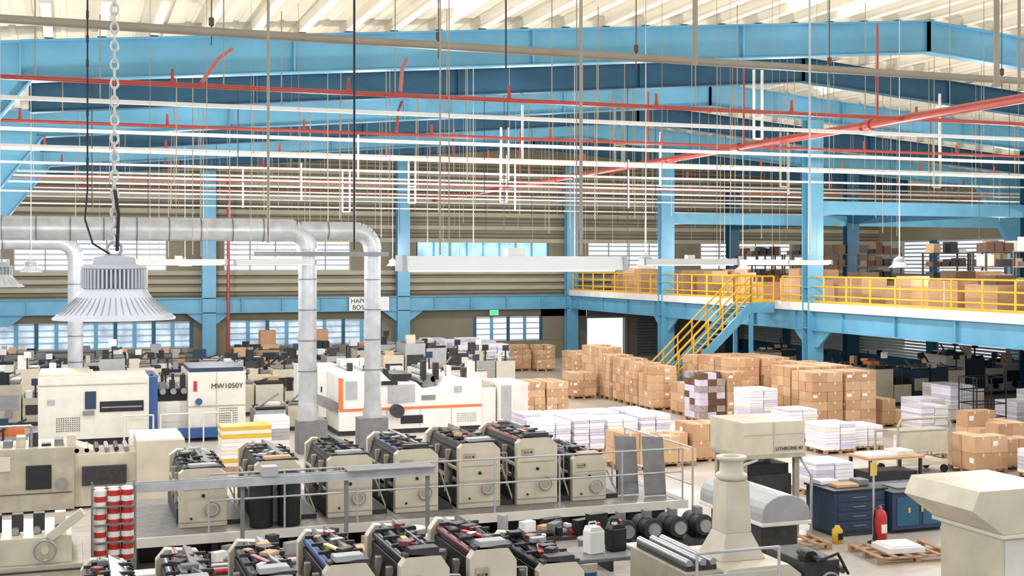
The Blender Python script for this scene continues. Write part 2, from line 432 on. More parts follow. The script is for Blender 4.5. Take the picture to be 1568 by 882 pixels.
def batten(x0,x1,y,z):
    m=M('fluorescent_batten')
    m.prism([(y-.09,z-.045),(y+.09,z-.045),(y+.07,z+.045),(y-.07,z+.045)],'x',x0,x1,'offwhite')
    m.prism([(y-.1,z-.05),(y+.1,z-.05),(y+.085,z+.05),(y-.085,z+.05)],'x',x0-.03,x0-.001,'lgrey'); m.prism([(y-.1,z-.05),(y+.1,z-.05),(y+.085,z+.05),(y-.085,z+.05)],'x',x1+.001,x1+.03,'lgrey')
    m.box(x0+.05,x1-.05,y-.06,y+.06,z-.055,z-.046,'lampface')
    for xx in (x0+.3,x1-.3): m.cyl((xx,y,z+.04),(xx,y,rc(xx)+.4),.004,'tan_pipe',5)
    m.box((x0+x1)/2-.06,(x0+x1)/2+.06,y-.05,y+.05,z+.045,z+.1,'offwhite')
    m.fin()
batten(1.97,3.45,7.6,5.2)
for a,y in [(.9,21),(2.9,23.8),(7.8,16.3),(11.3,20.5),(13.6,22.5),(4.3,33),(14.5,35),(-2.5,22)]: batten(a,a+1.5,y,5.22)
# ---------------------------------------------------------------- ducts
m=M('exhaust_duct')
YD=34; ZD=6.1
def ductseg(p,q,r,step=.85):
    p=Vector(p);q=Vector(q); m.cyl(p,q,r,'galv',20,caps=False)
    L=(q-p).length; n=int(L/step); d=(q-p)/L
    for i in range(1,n+1):
        c=p+d*(i*L/(n+1)); m.cyl(c-d*.015,c+d*.015,r+.015,'seam',20)
def elbow(c,R,r,a0,a1,n=6):
    pr=None
    for i in range(n+1):
        a=a0+(a1-a0)*i/n; p=Vector((c[0]+R*math.cos(a),c[1],c[2]+R*math.sin(a)))
        if pr is not None: m.cyl(pr+(pr-p)*.12,p+(p-pr)*.12,r,'galv',20,caps=False)
        pr=p
ductseg((XL-3,YD,ZD),(5.7,YD,ZD),.31)
elbow((5.6,YD,ZD-.5),.5,.29,math.pi/2,0)
ductseg((6.1,YD,ZD-.5),(6.1,YD,1.4),.25)
ductseg((5.9,YD,ZD),(7.4,YD,ZD),.25)
elbow((7.4,YD,ZD-.52),.52,.25,math.pi/2,0)
ductseg((7.92,YD,ZD-.52),(7.92,YD,1.4),.23)
ductseg((XL-3,40.2,5.85),(-.4,40.2,5.85),.24)
elbow((-.4,40.2,5.35),.5,.24,math.pi/2,0)
ductseg((.1,40.2,5.35),(.1,40.2,1.4),.22)
m.cyl((6.1,YD,.9),(6.1,YD,1.4),.3,'galv',16,r2=.25); m.cyl((7.92,YD,.9),(7.92,YD,1.4),.28,'galv',16,r2=.23)
m.box(5.8,6.6,YD-.3,YD+.3,0,.9,'grey'); m.box(7.5,8.3,YD-.3,YD+.3,0,.9,'grey'); m.box(-.2,.4,40.0,40.5,0,1.5,'grey')
m.beam((4.6,YD-.3,5.45),(8.3,YD-.3,5.45),.1,.12,'seam')
for xx in (-2,1,4,7): m.cyl((xx,YD,ZD+.3),(xx,YD,rc(xx)+.3),.015,'tan_pipe',5)
m.fin()
# ---------------------------------------------------------------- printing units
INK=['dark','dark2','black','steel','dark','inkmag','dark2','grey','dark','blue']
def press_unit(name,x,y,z0,w,l,h,seed=0,mm='cream'):
    rnd=random.Random(seed)
    m=M(name,(x,y,z0),bevel=.012)
    fr=[(0,0),(w,0),(w,h*.86),(w*.82,h*.97),(w*.18,h),(0,h*.9)]
    m.prism(fr,'y',0,.16,mm); m.prism(fr,'y',l-.16,l,mm)
    m.box(.0,w*.98,-.015,.0,h*.08,h*.1,'cream_d'); m.box(w*.07,w*.93,-.012,0,h*.62,h*.635,'cream_d')
    m.box(.12,w-.03,.16,l-.16,0,h*.78,'dark2')
    m.box(-.03,.12,.16,l-.16,h*.05,h*.3,'dark2'); m.box(.02,.1,.3,l-.3,h*.36,h*.42,'steel'); m.box(.0,.12,.16,l-.16,h*.55,h*.6,mm)
    for t in (.32,.62): m.box(-.01,.12,l*t,l*t+.1,h*.1,h*.8,'cream_d')
    m.prism([(.02,h*.62),(.12,h*.62),(.24,h*.9),(.12,h*.93)],'y',.17,l-.17,'dark')
    n=5
    for i in range(n):
        xx=w*(.2+.62*i/(n-1)); r=.04+.02*rnd.random()
        m.cyl((xx,.08,h*(.91+.05*(i%2))),(xx,l-.05,h*(.91+.05*(i%2))),r,INK[(seed*3+i*2)%10],10)
    m.box(w*.1,w*.9,.16,l-.16,h*.78,h*.86,'dark')
    m.prism([(w*.5,h*.97),(w*.86,h*.9),(w*.86,h*.96),(w*.52,h*1.06)],'y',.35,l-.25,rnd.choice(['steel','dark2','dark','grey']))
    for yy in (.5,.95,1.4): m.box(w*.05,w*.95,yy,yy+.05,h*.98,h*1.01,'dark2')
    for i in range(9): m.cyl((w*.9,.3+i*(l-.6)/8,h*.96),(w*1.0,.3+i*(l-.6)/8,h*.93),.018,'dark',6)
    for i in range(6):
        yy=.2+rnd.random()*(l-.7); xx=w*rnd.uniform(.1,.45); m.box(xx,xx+rnd.uniform(.08,.22),yy,yy+rnd.uniform(.06,.16),h*1.02,h*1.02+rnd.uniform(.02,.07),rnd.choice(['dark','grey','dark','lgrey','card','dark2','dark2','inkmag','steel']),rnd.random())
    m.box(w*.3,w*.3+.07,.3,.75,h*1.02,h*1.04,rnd.choice(['red','dark','inkyel','steel','inkmag']),rnd.uniform(-.4,.4))
    m.cyl((w*.68,-.05,h*.3),(w*.68,0,h*.3),.12,mm,20); m.cyl((w*.68,-.06,h*.3),(w*.68,-.05,h*.3),.085,'cream_d',20); m.torus((w*.68,-.05,h*.3),.12,.012,'y','steel',20)
    m.box(w*.12,w*.4,-.03,0,h*.72,h*.82,'cream_d')
    for i in range(3): m.cyl((w*(.17+.08*i),-.045,h*.77),(w*(.17+.08*i),-.03,h*.77),.016,['red','green','black'][i],8)
    m.cyl((w*.5,-.03,h*.52),(w*.5,0,h*.52),.03,'dark',8); m.cyl((w*.25,-.02,h*.15),(w*.25,0,h*.15),.02,'dark',8)
    m.box(w*.08,w*.9,.0,.16,h*.97,h*1.0,'dark2')
    m.box(w*.2,w*.78,.0,.2,h*.99,h*1.04,rnd.choice(['grey','card','lgrey','lgrey','dark2']),.06)
    m.box(w,w+.3,.1,l,0,.08,'dark2'); m.pipe([(w+.12,-.02,h*.3),(w+.12,-.02,h*.8),(w,.02,h*.8)],.015,'steel',6); m.beam((w+.28,.1,.1),(w+.05,.1,h*.62),.03,.03,'cream_d'); m.beam((w+.28,.1,.1),(w+.28,.1,h*.6),.03,.03,'dark')
    return m.fin()
PZ=.6
m=M('press_platform')
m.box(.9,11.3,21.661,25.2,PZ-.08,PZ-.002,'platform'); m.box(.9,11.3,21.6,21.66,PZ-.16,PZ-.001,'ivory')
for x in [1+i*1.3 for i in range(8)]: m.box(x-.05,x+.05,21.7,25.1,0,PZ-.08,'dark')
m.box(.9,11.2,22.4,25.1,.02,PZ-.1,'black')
m.fin()
xs=[1.75,3.05,4.35,5.6,6.82,7.98]
hs=[1.05,1.12,1.15,1.2,1.26,1.3]
for i,x in enumerate(xs): press_unit('offset_press_unit',x,22.2,PZ,.82,2.4,hs[i],i)
press_unit('offset_press_unit',9.12,22.2,PZ,.7,2.2,.9,9)
for i,x in enumerate([.1,.98,1.86,2.74,3.62,4.5,5.35]):
    press_unit('small_offset_press_unit',x,14.1+(.1 if i%2 else 0),.35,.6,1.9,[1.26,1.3,1.36,1.4,1.44,1.44,1.22][i],20+i,'cream')
m=M('press_plinth'); m.box(-.1,9.8,13.9,16.4,0,.345,'dark'); m.box(-.1,9.8,13.84,13.899,0,.34,'dark2'); m.fin()
m=M('ink_drum')
for x,y in ((3.42,21.9),(3.42+.48,21.9)):
    m.lathe((x-.3,y+.0,PZ+.0),[(0,0),(.19,0),(.2,.02),(.2,.45),(.21,.47),(.2,.49),(.2,.88),(.21,.9),(.19,.92),(.17,.9),(0,.9)],'dark',18)
    m.torus((x-.3,y,PZ+.9),.19,.012,'z','steel',18)
m.fin()
m=M('cable_tray'); m.box(.8,5.8,20.3,20.45,1.62,1.64,'galv'); m.box(.8,5.8,20.28,20.3,1.6,1.74,'galv'); m.box(.8,5.8,20.45,20.47,1.6,1.74,'galv'); m.box(4.3,5.8,20.2,20.6,1.745,1.77,'grey'); m.box(2.9,3.15,20.25,20.5,1.745,1.9,'lgrey')
for x in (.9,2.6,4.3,5.7): m.box(x-.03,x+.03,20.34,20.4,0,1.62,'grey')
for j in range(3): m.cyl((.8,20.33+j*.04,1.66),(5.8,20.33+j*.04,1.66),.015,'black',6)
m.fin()
m=M('platform_handrail')
railing(m,[(2.2,21.65,PZ),(11.2,21.65,PZ)],'galv',h=1.0,r=.018,step=1.3,kick=False,rails=(1,.55))
railing(m,[(11.42,21.65,0),(11.42,24.8,0)],'galv',h=1.6,r=.018,step=1.3,kick=False)
m.fin()
m=M('ink_bucket_stack')
for (x,y,c) in ((2.45,18.3,3),(3.35,18.4,3),(5.0,18.6,3),(5.6,18.5,3),(7.9,18.6,2)):
    for q in range(c):
        zz=q*.38; m.lathe((x,y,zz),[(0,0),(.14,0),(.16,.33),(.17,.33),(.17,.36),(.0,.37)],'white' if q%2==0 else 'lgrey',16); m.cyl((x,y,zz+.08),(x,y,zz+.2),.155,'blue' if q==0 else 'label',16)
m.fin()
m=M('aisle_parts_bench',(1.2,18.9,0)); m.box(0,7.6,.2,.9,.6,.66,'dark2')
for i in range(8): m.box(i*1.05,i*1.05+.06,.25,.85,0,.6,'dark')
rr=random.Random(11)
for i in range(60):
    xx=rr.uniform(0,7.0); yy=rr.uniform(.2,.7); w_=rr.uniform(.08,.4); h_=rr.uniform(.05,.35)
    if rr.random()<.35: m.cyl((xx,yy,.7),(xx+w_*2,yy+.05,.7),.05,rr.choice(['steel','red','dark','grey','lgrey']),8)
    else: m.box(xx,xx+w_,yy,yy+.15,.66,.66+h_,rr.choice(['dark','grey','lgrey','card','dark2','dark','navy','label','inkmag']),rr.random())
m.fin()
# ---------------------------------------------------------------- die-cutting press
m=M('die_cutting_press',(-.9,37.3,0),bevel=.02)
m.box(0,5.7,.2,2.5,0,.199,'dark2')
m.box(0,1.5,0,2.5,.2,1.98,'ivory'); m.box(1.5,3.0,0,2.5,.2,1.92,'ivory'); m.box(3.25,4.1,.3,2.5,.2,1.149,'ivory'); m.box(4.1,5.75,0,2.5,.15,2.0,'ivory')
m.box(3.0,4.1,.5,2.5,1.15,1.5,'dark'); m.box(3.0,3.25,.1,2.4,.2,1.9,'blue')
m.box(.0,2.95,-.01,.0,1.72,1.76,'cream_d'); m.box(1.65,2.85,-.02,0,.95,1.25,'dark'); m.box(1.7,2.8,-.03,.0,1.06,1.1,'steel'); m.box(1.25,1.55,-.03,0,1.05,1.55,'navy'); m.box(1.2,1.5,-.06,0,.88,1.0,'grey'); m.box(.25,.45,-.02,0,1.2,1.35,'lgrey')
m.box(3.2,5.0,-.25,-.02,.12,.4,'blue'); m.box(4.15,5.7,.1,2.4,2.0,2.12,'navy'); m.box(4.25,4.35,-.02,0,1.45,1.75,'red')
m.box(0.02,1.4,.2,2.4,1.981,2.05,'cream')
for i in range(11):
    for j in range(7): m.cyl((.5+i*.06,-.008,.45+j*.06),(.5+i*.06,0,.45+j*.06),.018,'dark2',6); m.cyl((5.0+i*.05,-.008,.5+j*.07),(5.0+i*.05,0,.5+j*.07),.016,'dark2',6)
for xx in (3.1,3.4,3.7,4.0):
    m.cyl((xx,.2,1.45),(xx,2.4,1.45),.09,'steel',10); m.box(xx-.1,xx+.05,.3,.5,1.45,random.uniform(1.7,1.95),random.choice(['dark','dark2','grey']))
    m.cyl((xx,.5,1.5),(xx,.5,1.95),.04,'dark',8)
for xx in (2.3,3.3,4.5): m.pipe([(xx,-.35,0),(xx,-.35,.85),(xx+.8,-.35,.85),(xx+.8,-.35,0)],.025,'ivory')
m.box(4.1,5.75,-.02,0,1.0,1.03,'cream_d'); m.box(4.9,4.92,-.01,0,.2,.99,'cream_d'); m.box(4.9,4.92,-.01,0,1.04,2.0,'cream_d')
m.cyl((4.4,-.06,1.15),(4.4,0,1.15),.1,'blue',12)
dc=m.fin(); text('MW1050Y',(3.85,37.27,1.52),.21,'black',dc)
def rough_machine(name,x,y,w,l,h,seed,main='ivory',rot=0):
    r=random.Random(seed); m=M(name,(x,y,0),rot)
    m.box(0,w,0,l,0,.119,'dark2')
    n=max(2,int(w/.8)); px=0
    for i in range(n):
        ww=w/n; hh=h*r.uniform(.5,1); kk=r.choice([main,main,'cream','lgrey','ivory'])
        m.box(px+.03,px+ww-.03,.05,l-.05,.12,hh,kk)
        if r.random()<.7: m.box(px+.1,px+ww-.1,.03,.05,hh*.4,hh*.75,r.choice(['dark','dark2','lgrey','navy','cream_d']))
        for j in range(3):
            zz=hh+.06; yy=.15+j*(l-.3)/3
            m.cyl((px+.05,yy,zz),(px+ww-.05,yy,zz),.05,r.choice(['steel','dark','grey']),8)
        if r.random()<.7: m.box(px+.1,px+.1+r.uniform(.15,.4),.1,.4,hh,hh+r.uniform(.15,.5),r.choice([main,'dark','offwhite','cream','card']))
        if r.random()<.6: m.cyl((px+ww/2,.1,hh),(px+ww/2,.1,hh+.5),.03,'dark',6); m.box(px+ww/2-.12,px+ww/2+.12,.05,.12,hh+.4,hh+.62,r.choice(['dark','navy','offwhite']))
        if r.random()<.5: m.cyl((px+ww/2,-.03,hh*.3),(px+ww/2,.05,hh*.3),.12,r.choice(['steel','dark','red']),12)
        if r.random()<.5: m.box(px+ww*.4,px+ww*.9,l*.5,l*.8,hh,hh+r.uniform(.1,.3),r.choice(['paper','card','label','orange','paper_y']))
        m.beam((px+.1,.2,hh+.1),(px+ww-.1,l-.2,hh+r.uniform(.15,.5)),.05,.05,r.choice(['dark','grey','steel']))
        px+=ww
    return m.fin()
rough_machine('paper_feeder_machine',.2,44.5,4.4,1.6,1.75,3)
rough_machine('paper_feeder_machine',.8,40.7,4.0,1.3,2.3,93,'ivory')
rough_machine('folder_gluer_machine',-2.8,48,6.0,1.5,1.5,4,'cream')
rough_machine('folder_gluer_machine',4.9,42.9,3.0,1.4,1.3,5)
rough_machine('stitching_machine',5.2,46.5,5.5,1.4,1.4,6,'cream')
rough_machine('stitching_machine',12.3,46,4.2,1.6,1.5,8,'ivory')
rough_machine('binding_machine',12.1,50,4.6,1.6,1.9,9,'dark2')
rough_machine('binding_machine',5,52,6,1.5,1.5,10,'dark2')
rough_machine('binding_machine',-3,53,6,1.5,1.6,11,'dark2')
rough_machine('stacker_machine',-3.9,42.5,3.2,1.6,1.4,13,'cream')
rough_machine('delivery_conveyor',-3.4,33,2.4,1.2,1.1,14,'grey')
rough_machine('trimming_machine',11.4,42,2.6,1.6,1.5,15,'offwhite')
rough_machine('trimming_machine',5.3,38.6,2.0,1.4,.95,16,'cream')
rough_machine('collating_machine',12.0,54.5,3.6,1.4,1.7,17,'dark2')
rough_machine('collating_machine',10.1,44.2,1.6,1.4,1.9,18,'cream')
def rack(x,y,w,h,seed,rot=0,name='storage_rack'):
    r=random.Random(seed); m=M(name,(x,y,0),rot)
    for xx in (0,w/2,w):
        for yy in (0,.6): m.box(xx-.03,xx+.03,yy-.03,yy+.03,0,h,'navy')
    for zz in (.15,h*.5,h):
        m.box(0,w,0,.6,zz-.04,zz,'navy')
        px=.08
        while px<w-.5:
            bw=r.uniform(.2,.6); bh=r.uniform(.12,.42)
            if r.random()<(.85 if zz<h else .6): m.box(px,px+bw,.05,.5,zz,zz+bh,r.choice(['card','dark','grey','dark2','card2','dark','paper','lgrey','navy','dark','card']))
            px+=bw+.08
    m.fin()
for i,(x,y,w,h) in enumerate([(-3,59,4,1.2),(1.8,60,4,1.0),(7.2,59.6,5,1.1),(12.6,59,3,1.2),(-3,56.3,3.4,1.1),(2,56.8,4,1.0),(6.8,56.5,5,1.0)]): rack(x,y,w,h,30+i)
for i,(x,y) in enumerate(((8.6,61.2),(11.2,61.3))):
    m=M('carton_stack',(x,y,0)); m.box(0,1,0,.9,0,1.2,'card'); m.box(.1,.85,.1,.8,1.2,1.9,'card2'); m.box(-.002,.0+.05,-.003,.9,.6,.64,'tape'); m.fin()
# ---------------------------------------------------------------- white press
m=M('white_offset_press',(7.55,36.8,0),bevel=.02)
m.box(0,4.5,.1,1.98,0,.149,'dark2')
m.prism([(0,.15),(4.5,.15),(4.5,1.6),(3.3,1.7),(3.1,1.4),(2.6,1.35),(2.4,1.55),(1.6,1.6),(1.3,1.9),(.1,1.95),(0,1.8)],'y',0,2.0,'offwhite')
m.box(0,4.5,-.015,0,.74,.82,'orange'); m.box(-.02,.12,-.02,0,.82,1.75,'orange')
m.box(.95,1.25,-.02,0,1.05,1.6,'dark'); m.box(1.5,2.35,-.02,0,.95,1.5,'lgrey'); m.box(1.3,1.8,-.03,0,1.5,1.62,'dark'); m.box(.2,.55,-.02,0,1.1,1.65,'lgrey')
m.cyl((1.75,-.3,.72),(1.75,-.01,.72),.2,'dark2',14); m.box(1.9,2.6,-.02,0,.3,.55,'dark'); m.box(2.55,3.0,-.02,0,1.0,1.15,'grey'); m.box(3.6,3.85,-.02,0,1.2,1.4,'lgrey')
m.box(1.7,2.3,.2,1.6,1.6,1.8,'dark'); m.box(2.65,3.05,.2,1.6,1.38,1.75,'grey')
for xx in (.3,.8,1.4,2.6,3.0,3.4,3.9): m.cyl((xx,.2,1.9 if xx<1.5 else 1.62),(xx,1.8,1.9 if xx<1.5 else 1.62),.1,'steel',10); m.box(xx,xx+.14,.1,.35,1.6,random.uniform(1.9,2.2),random.choice(['dark','offwhite','dark2']))
for xx in (1.45,2.5,3.5): m.box(xx,xx+.02,-.012,0,.2,.73,'cream_d')
m.prism([(-.5,.9),(0,.7),(0,1.0),(-.4,1.15)],'y',.1,1.6,'grey')
for i in range(12):
    for j in range(5): m.cyl((3.7+i*.055,-.008,.3+j*.06),(3.7+i*.055,0,.3+j*.06),.016,'grey',6)
m.box(4.5,5.0,.1,1.9,.1,1.3,'offwhite'); m.box(5.05,6.0,-.1,1.6,.1,1.45,'offwhite'); m.box(5.1,5.45,-.11,-.1,.2,1.38,'lgrey'); m.box(5.5,5.95,-.11,-.1,.2,1.38,'ivory'); m.box(4.5,5.05,.3,1.5,1.3,1.36,'cream_d')
m.fin()
for x,y,h in [(7.0,40.9,1.85),(8.5,41.2,1.95)]:
    m=M('electrical_cabinet',(x,y,0),bevel=.015); m.box(0,1.3,0,.7,.08,h,'offwhite'); m.box(.05,1.25,.05,.65,0,.08,'dark2'); m.box(.64,.66,-.01,0,.12,h-.05,'grey')
    for xx in (.5,.8): m.box(xx-.02,xx+.02,-.03,0,h*.5,h*.6,'dark')
    m.box(.1,.5,-.01,0,h*.8,h*.9,'grey'); m.fin()
m=M('press_feeder_console',(-1.7,27.6,0),bevel=.015)
m.box(0,1.75,0,1.4,.05,1.35,'cream_d'); m.box(1.75,3.0,.2,1.4,.05,1.15,'cream'); m.box(3.0,4.0,0,1.4,.05,1.4,'cream')
m.box(.2,.5,-.02,0,.9,1.2,'cream'); m.box(.8,1.3,-.02,0,.5,1.0,'dark'); m.cyl((1.5,-.05,.6),(1.5,0,.6),.12,'steel',14); m.box(3.0,3.9,.1,1.2,1.4,1.47,'paper'); m.box(0,1.7,-.01,0,.4,.42,'dark2')
m.prism([(1.75,1.15),(2.3,1.15),(1.75,1.35)],'y',.3,1.2,'cream'); m.box(1.9,2.8,.1,.2,.5,.9,'dark2')
for i in range(7): m.box(.1+i*.25,.28+i*.25,.3,.5+.1*(i%3),1.35,1.4+.08*(i%4),['dark','grey','cream','dark2'][i%4])
for i in range(6): m.cyl((1.8+i*.2,.3,1.22),(1.8+i*.2,1.3,1.22),.05,['dark','steel'][i%2],8)
m.pipe([(.1,.2,1.35),(.1,.2,1.8),(.9,.2,1.8),(.9,.2,1.35)],.03,'steel'); m.fin()
for (x,y,w,kk) in ((1.3,30.9,1.2,['paper','paper_y','paper']),(3.5,31.5,1.3,['inkyel','paper_y','paper','paper_y']),(4.6,33,.9,['paper','lgrey'])):
    m=M('paper_sheet_stack',(x,y,0)); m.box(0,w,0,.9,0,.12,'wood')
    for i in range(10): m.box(.03*random.random(),w-.05,.03,.85,.12+i*.1,.215+i*.1,random.choice(kk))
    m.fin()
m=M('sheet_feeder',(-1.6,18.2,0),bevel=.015)
m.box(0,1.75,0,1.6,0,1.05,'cream_d'); m.box(.2,1.6,.1,1.5,1.05,1.42,'cream'); m.box(.7,1.2,-.02,0,.5,.92,'cream'); m.box(.0,1.75,-.015,0,.96,.99,'dark2')
for i in range(3):
    for j in range(2): m.cyl((.78+i*.16,-.04,.6+j*.2),(.78+i*.16,-.02,.6+j*.2),.04,'black',10)
m.cyl((.5,-.05,1.25),(.5,.1,1.25),.13,'steel',16); m.torus((1.25,.02,1.25),.14,.02,'y','steel'); m.cyl((1.25,0,1.25),(1.25,.1,1.25),.05,'cream',12)
for i in range(5): m.cyl((.3+i*.28,.3,1.48),(.3+i*.28,1.4,1.48),.05,random.choice(['dark','steel']),10); m.box(.25+i*.28,.4+i*.28,.4,.55,1.45,1.7,random.choice(['dark','cream','dark2']))
m.beam((1.3,.1,1.4),(1.75,.05,1.75),.1,.12,'cream'); m.fin()
m=M('ink_can_shelf',(.28,19.0,0))
for xx in (0,.6):
    for yy in (0,.45): m.cyl((xx,yy,0),(xx,yy,1.95),.015,'grey',6)
for z in (.85,1.12,1.38,1.64): m.box(0,.6,0,.45,z,z+.015,'grey')
for z in (.87,1.135,1.395,1.655):
    for i in range(3):
        for j in range(2):
            c=(.11+i*.19,.12+j*.2,z)
            m.cyl(c,(c[0],c[1],z+.22),.09,'red' if (i+j)%3 else 'offwhite',12); m.cyl((c[0],c[1],z+.06),(c[0],c[1],z+.14),.0915,'white' if (i+j)%3 else 'red',12); m.cyl((c[0],c[1],z+.22),(c[0],c[1],z+.23),.08,'offwhite',12)
for z in (.1,.45,.8): m.cyl((0,0,z),(.6,0,z),.015,'grey',6)
m.fin()
m=M('step_ladder',(.45,16.8,0))
for xx in (0,.7):
    m.beam((xx,0,0),(xx,.35,1.05),.05,.03,'galv'); m.beam((xx,.7,0),(xx,.4,1.05),.05,.03,'galv')
for i in range(4): m.box(0,.7,i*.08,i*.08+.12,.2+i*.24,.23+i*.24,'galv')
m.box(-.03,.73,.28,.6,1.05,1.08,'offwhite'); m.fin()
# ---------------------------------------------------------------- press delivery with tower
m=M('press_delivery_unit',(6.7,14.2,.0),bevel=.015)
m.box(.75,1.3,.1,1.8,.35,1.2,'cream_d'); m.box(.8,1.25,.2,1.7,1.2,1.27,'dark2')
m.prism([(1.35,.36),(2.6,.36),(2.6,1.0),(2.4,1.15),(1.5,1.15),(1.35,1.0)],'y',.3,1.7,'cream')
def frust(m,c,a,b,z0,z1,k):
    vs=[(c[0]-a,c[1]-a,z0),(c[0]+a,c[1]-a,z0),(c[0]+a,c[1]+a,z0),(c[0]-a,c[1]+a,z0),(c[0]-b,c[1]-b,z1),(c[0]+b,c[1]-b,z1),(c[0]+b,c[1]+b,z1),(c[0]-b,c[1]+b,z1)]
    m.add(vs,[(3,2,1,0),(4,5,6,7),(0,1,5,4),(1,2,6,5),(2,3,7,6),(3,0,4,7)],k)
frust(m,(1.92,1.0),.34,.2,1.15,1.5,'cream'); frust(m,(1.92,1.0),.2,.18,1.5,2.2,'cream'); m.lathe((1.92,1.0,2.2),[(.17,0),(.22,.03),(.22,.08),(.17,.11),(.16,.26),(.21,.29),(.21,.33),(.14,.33),(.1,.26)],'cream',20)
for xx in (.85,1.05,1.2): m.cyl((xx,.2,1.3),(xx,1.7,1.3),.05,'steel',10)
m.pipe([(.8,-.1,.4),(.8,-.1,1.5),(2.0,-.1,1.5),(2.0,-.1,.4)],.02,'galv'); m.cyl((.8,-.1,1.2),(2.0,-.1,1.2),.015,'galv',6)
rr=random.Random(5)
for i in range(20):
    xx=2.68+rr.uniform(0,.5); yy=.2+rr.uniform(0,.5); zz=.5+rr.uniform(0,.75); m.cyl((xx,yy,zz),(xx+rr.uniform(-.1,.1),yy-.12,zz),rr.uniform(.03,.09),rr.choice(['dark','steel','dark2']),12)
m.box(2.65,3.2,.3,1.3,.35,1.15,'dark2'); m.torus((2.95,.15,.85),.17,.02,'y','steel')
m.pipe([(2.7,.1,1.2),(3.0,.05,1.3),(3.2,.1,1.0)],.02,'black')
m.fin()
m=M('dryer_hood',(9.95,16.6,0),bevel=.01)
pr=[(0,1.2)]+[(.42-.42*math.cos(a),1.35+.28*math.sin(a)) for a in [math.pi*i/10 for i in range(11)]]+[(.84,1.2)]
m.prism(pr,'y',0,2.0,'lgrey'); m.box(-.02,.86,-.02,2.02,1.16,1.22,'offwhite')
m.box(.1,.75,.2,1.8,0,1.16,'dark2'); m.fin()
m=M('press_delivery_hood',(12.05,20.8,0),bevel=.015)
m.box(0,1.35,0,1.3,1.526,2.15,'cream'); m.box(-.02,1.37,-.02,1.32,1.45,1.525,'cream_d'); m.box(.66,.68,-.01,0,1.55,1.89,'cream_d'); m.box(.66,.68,-.01,0,1.92,2.13,'cream_d'); m.box(0.02,1.33,-.008,0,1.9,1.91,'cream_d')
for xx in (.05,1.2):
    for yy in (.1,1.1): m.box(xx,xx+.1,yy,yy+.1,0,1.45,'cream_d')
m.box(.16,1.19,.21,1.09,.5,1.1,'dark2'); m.box(.2,1.15,.25,1.05,1.1,1.3,'dark')
m.pipe([(-.12,-.1,0),(-.12,-.1,1.35),(.25,-.1,1.45)],.03,'galv'); m.pipe([(1.44,-.1,0),(1.44,-.1,1.1),(1.3,.1,1.45)],.03,'galv')
dh=m.fin(); text('LITHRONE 40',(12.74,20.77,1.6),.1,'black',dh)
m=M('steel_guard_panels',(10.16,22.4,PZ+.02))
for ox,oy in ((0,0),(.48,-.25)):
    m.add([(ox,oy,0),(ox+.46,oy,0),(ox+.56,oy+.35,1.08),(ox+.1,oy+.35,1.12),(ox,oy+.03,0),(ox+.46,oy+.03,0),(ox+.56,oy+.38,1.08),(ox+.1,oy+.38,1.12)],[(0,1,2,3),(7,6,5,4),(0,4,5,1),(1,5,6,2),(2,6,7,3),(3,7,4,0)],'grey')
m.fin()
m=M('vacuum_pump_motors',(9.1,20.2,0))
m.box(0,2.2,0,.9,0,.15,'dark2')
for i in range(4):
    x=.3+i*.52; z=.38
    m.cyl((x,.1,z),(x,.7,z),.18,'dark2',16); m.cyl((x,.04,z),(x,.1,z),.12,'steel',12); m.torus((x,.15,z),.18,.02,'y','dark',16); m.torus((x,.4,z),.18,.015,'y','dark',16); m.box(x-.12,x+.12,.2,.6,.15,.25,'dark'); m.box(x-.06,x+.06,.3,.5,z+.16,z+.3,'grey')
m.fin()
def jug(x,y,z,k,kc):
    m=M('plastic_jerrycan',(x,y,z),.2,bevel=.02); m.box(-.13,.13,-.1,.1,0,.33,k); m.prism([(-.13,.33),(.13,.33),(.06,.4),(-.1,.4)],'y',-.09,.09,k); m.cyl((.08,0,.38),(.08,0,.44),.03,kc,10); m.pipe([(-.1,0,.4),(-.08,0,.46),(.03,0,.46),(.05,0,.4)],.015,k,6); m.fin()
m=M('work_bench',(5.9,16.6,0),bevel=.01); m.box(0,2.6,0,.8,.84,.9,'grey')
for xx in (.05,2.5):
    for yy in (.05,.7): m.box(xx,xx+.06,yy,yy+.06,0,.84,'dark2')
m.box(0,2.5,.1,.7,.3,.33,'dark2'); m.box(.1,.6,.1,.6,.9,1.0,'lgrey'); m.box(2.0,2.5,.1,.6,.9,.95,'paper'); m.fin()
jug(7.3,16.95,.905,'white','red'); jug(7.68,17.0,.905,'black','red')
m=M('roller_trolley',(1.2,17.3,0)); 
m.box(0,3.6,0,.7,.88,.92,'grey')
for xx in (.05,1.7,3.5):
    for yy in (.05,.6): m.box(xx,xx+.05,yy,yy+.05,0,.88,'dark2')
for i,(k) in enumerate(['red','lgrey','dark','steel','white','inkmag','dark']): m.cyl((.1+.12*i,.1+.08*i,.97),(1.2+.2*i,.1+.08*i,.97),.035,k,10)
m.box(2.5,2.8,.1,.5,.92,1.1,'card'); m.box(3.2,3.5,.2,.6,.92,1.02,'dark'); m.fin()
m=M('open_cardboard_box',(5.05,16.7,0)); m.box(0,.6,0,.5,.0,.95,'grey'); m.box(.05,.55,.05,.45,.95,1.2,'card'); m.add([(.05,.05,1.2),(.55,.05,1.2),(.6,-.1,1.3),(.0,-.1,1.3)],[(0,1,2,3)],'card2'); m.add([(.05,.45,1.2),(.55,.45,1.2),(.6,.6,1.3),(.0,.6,1.3)],[(0,1,2,3)],'card2'); m.fin()
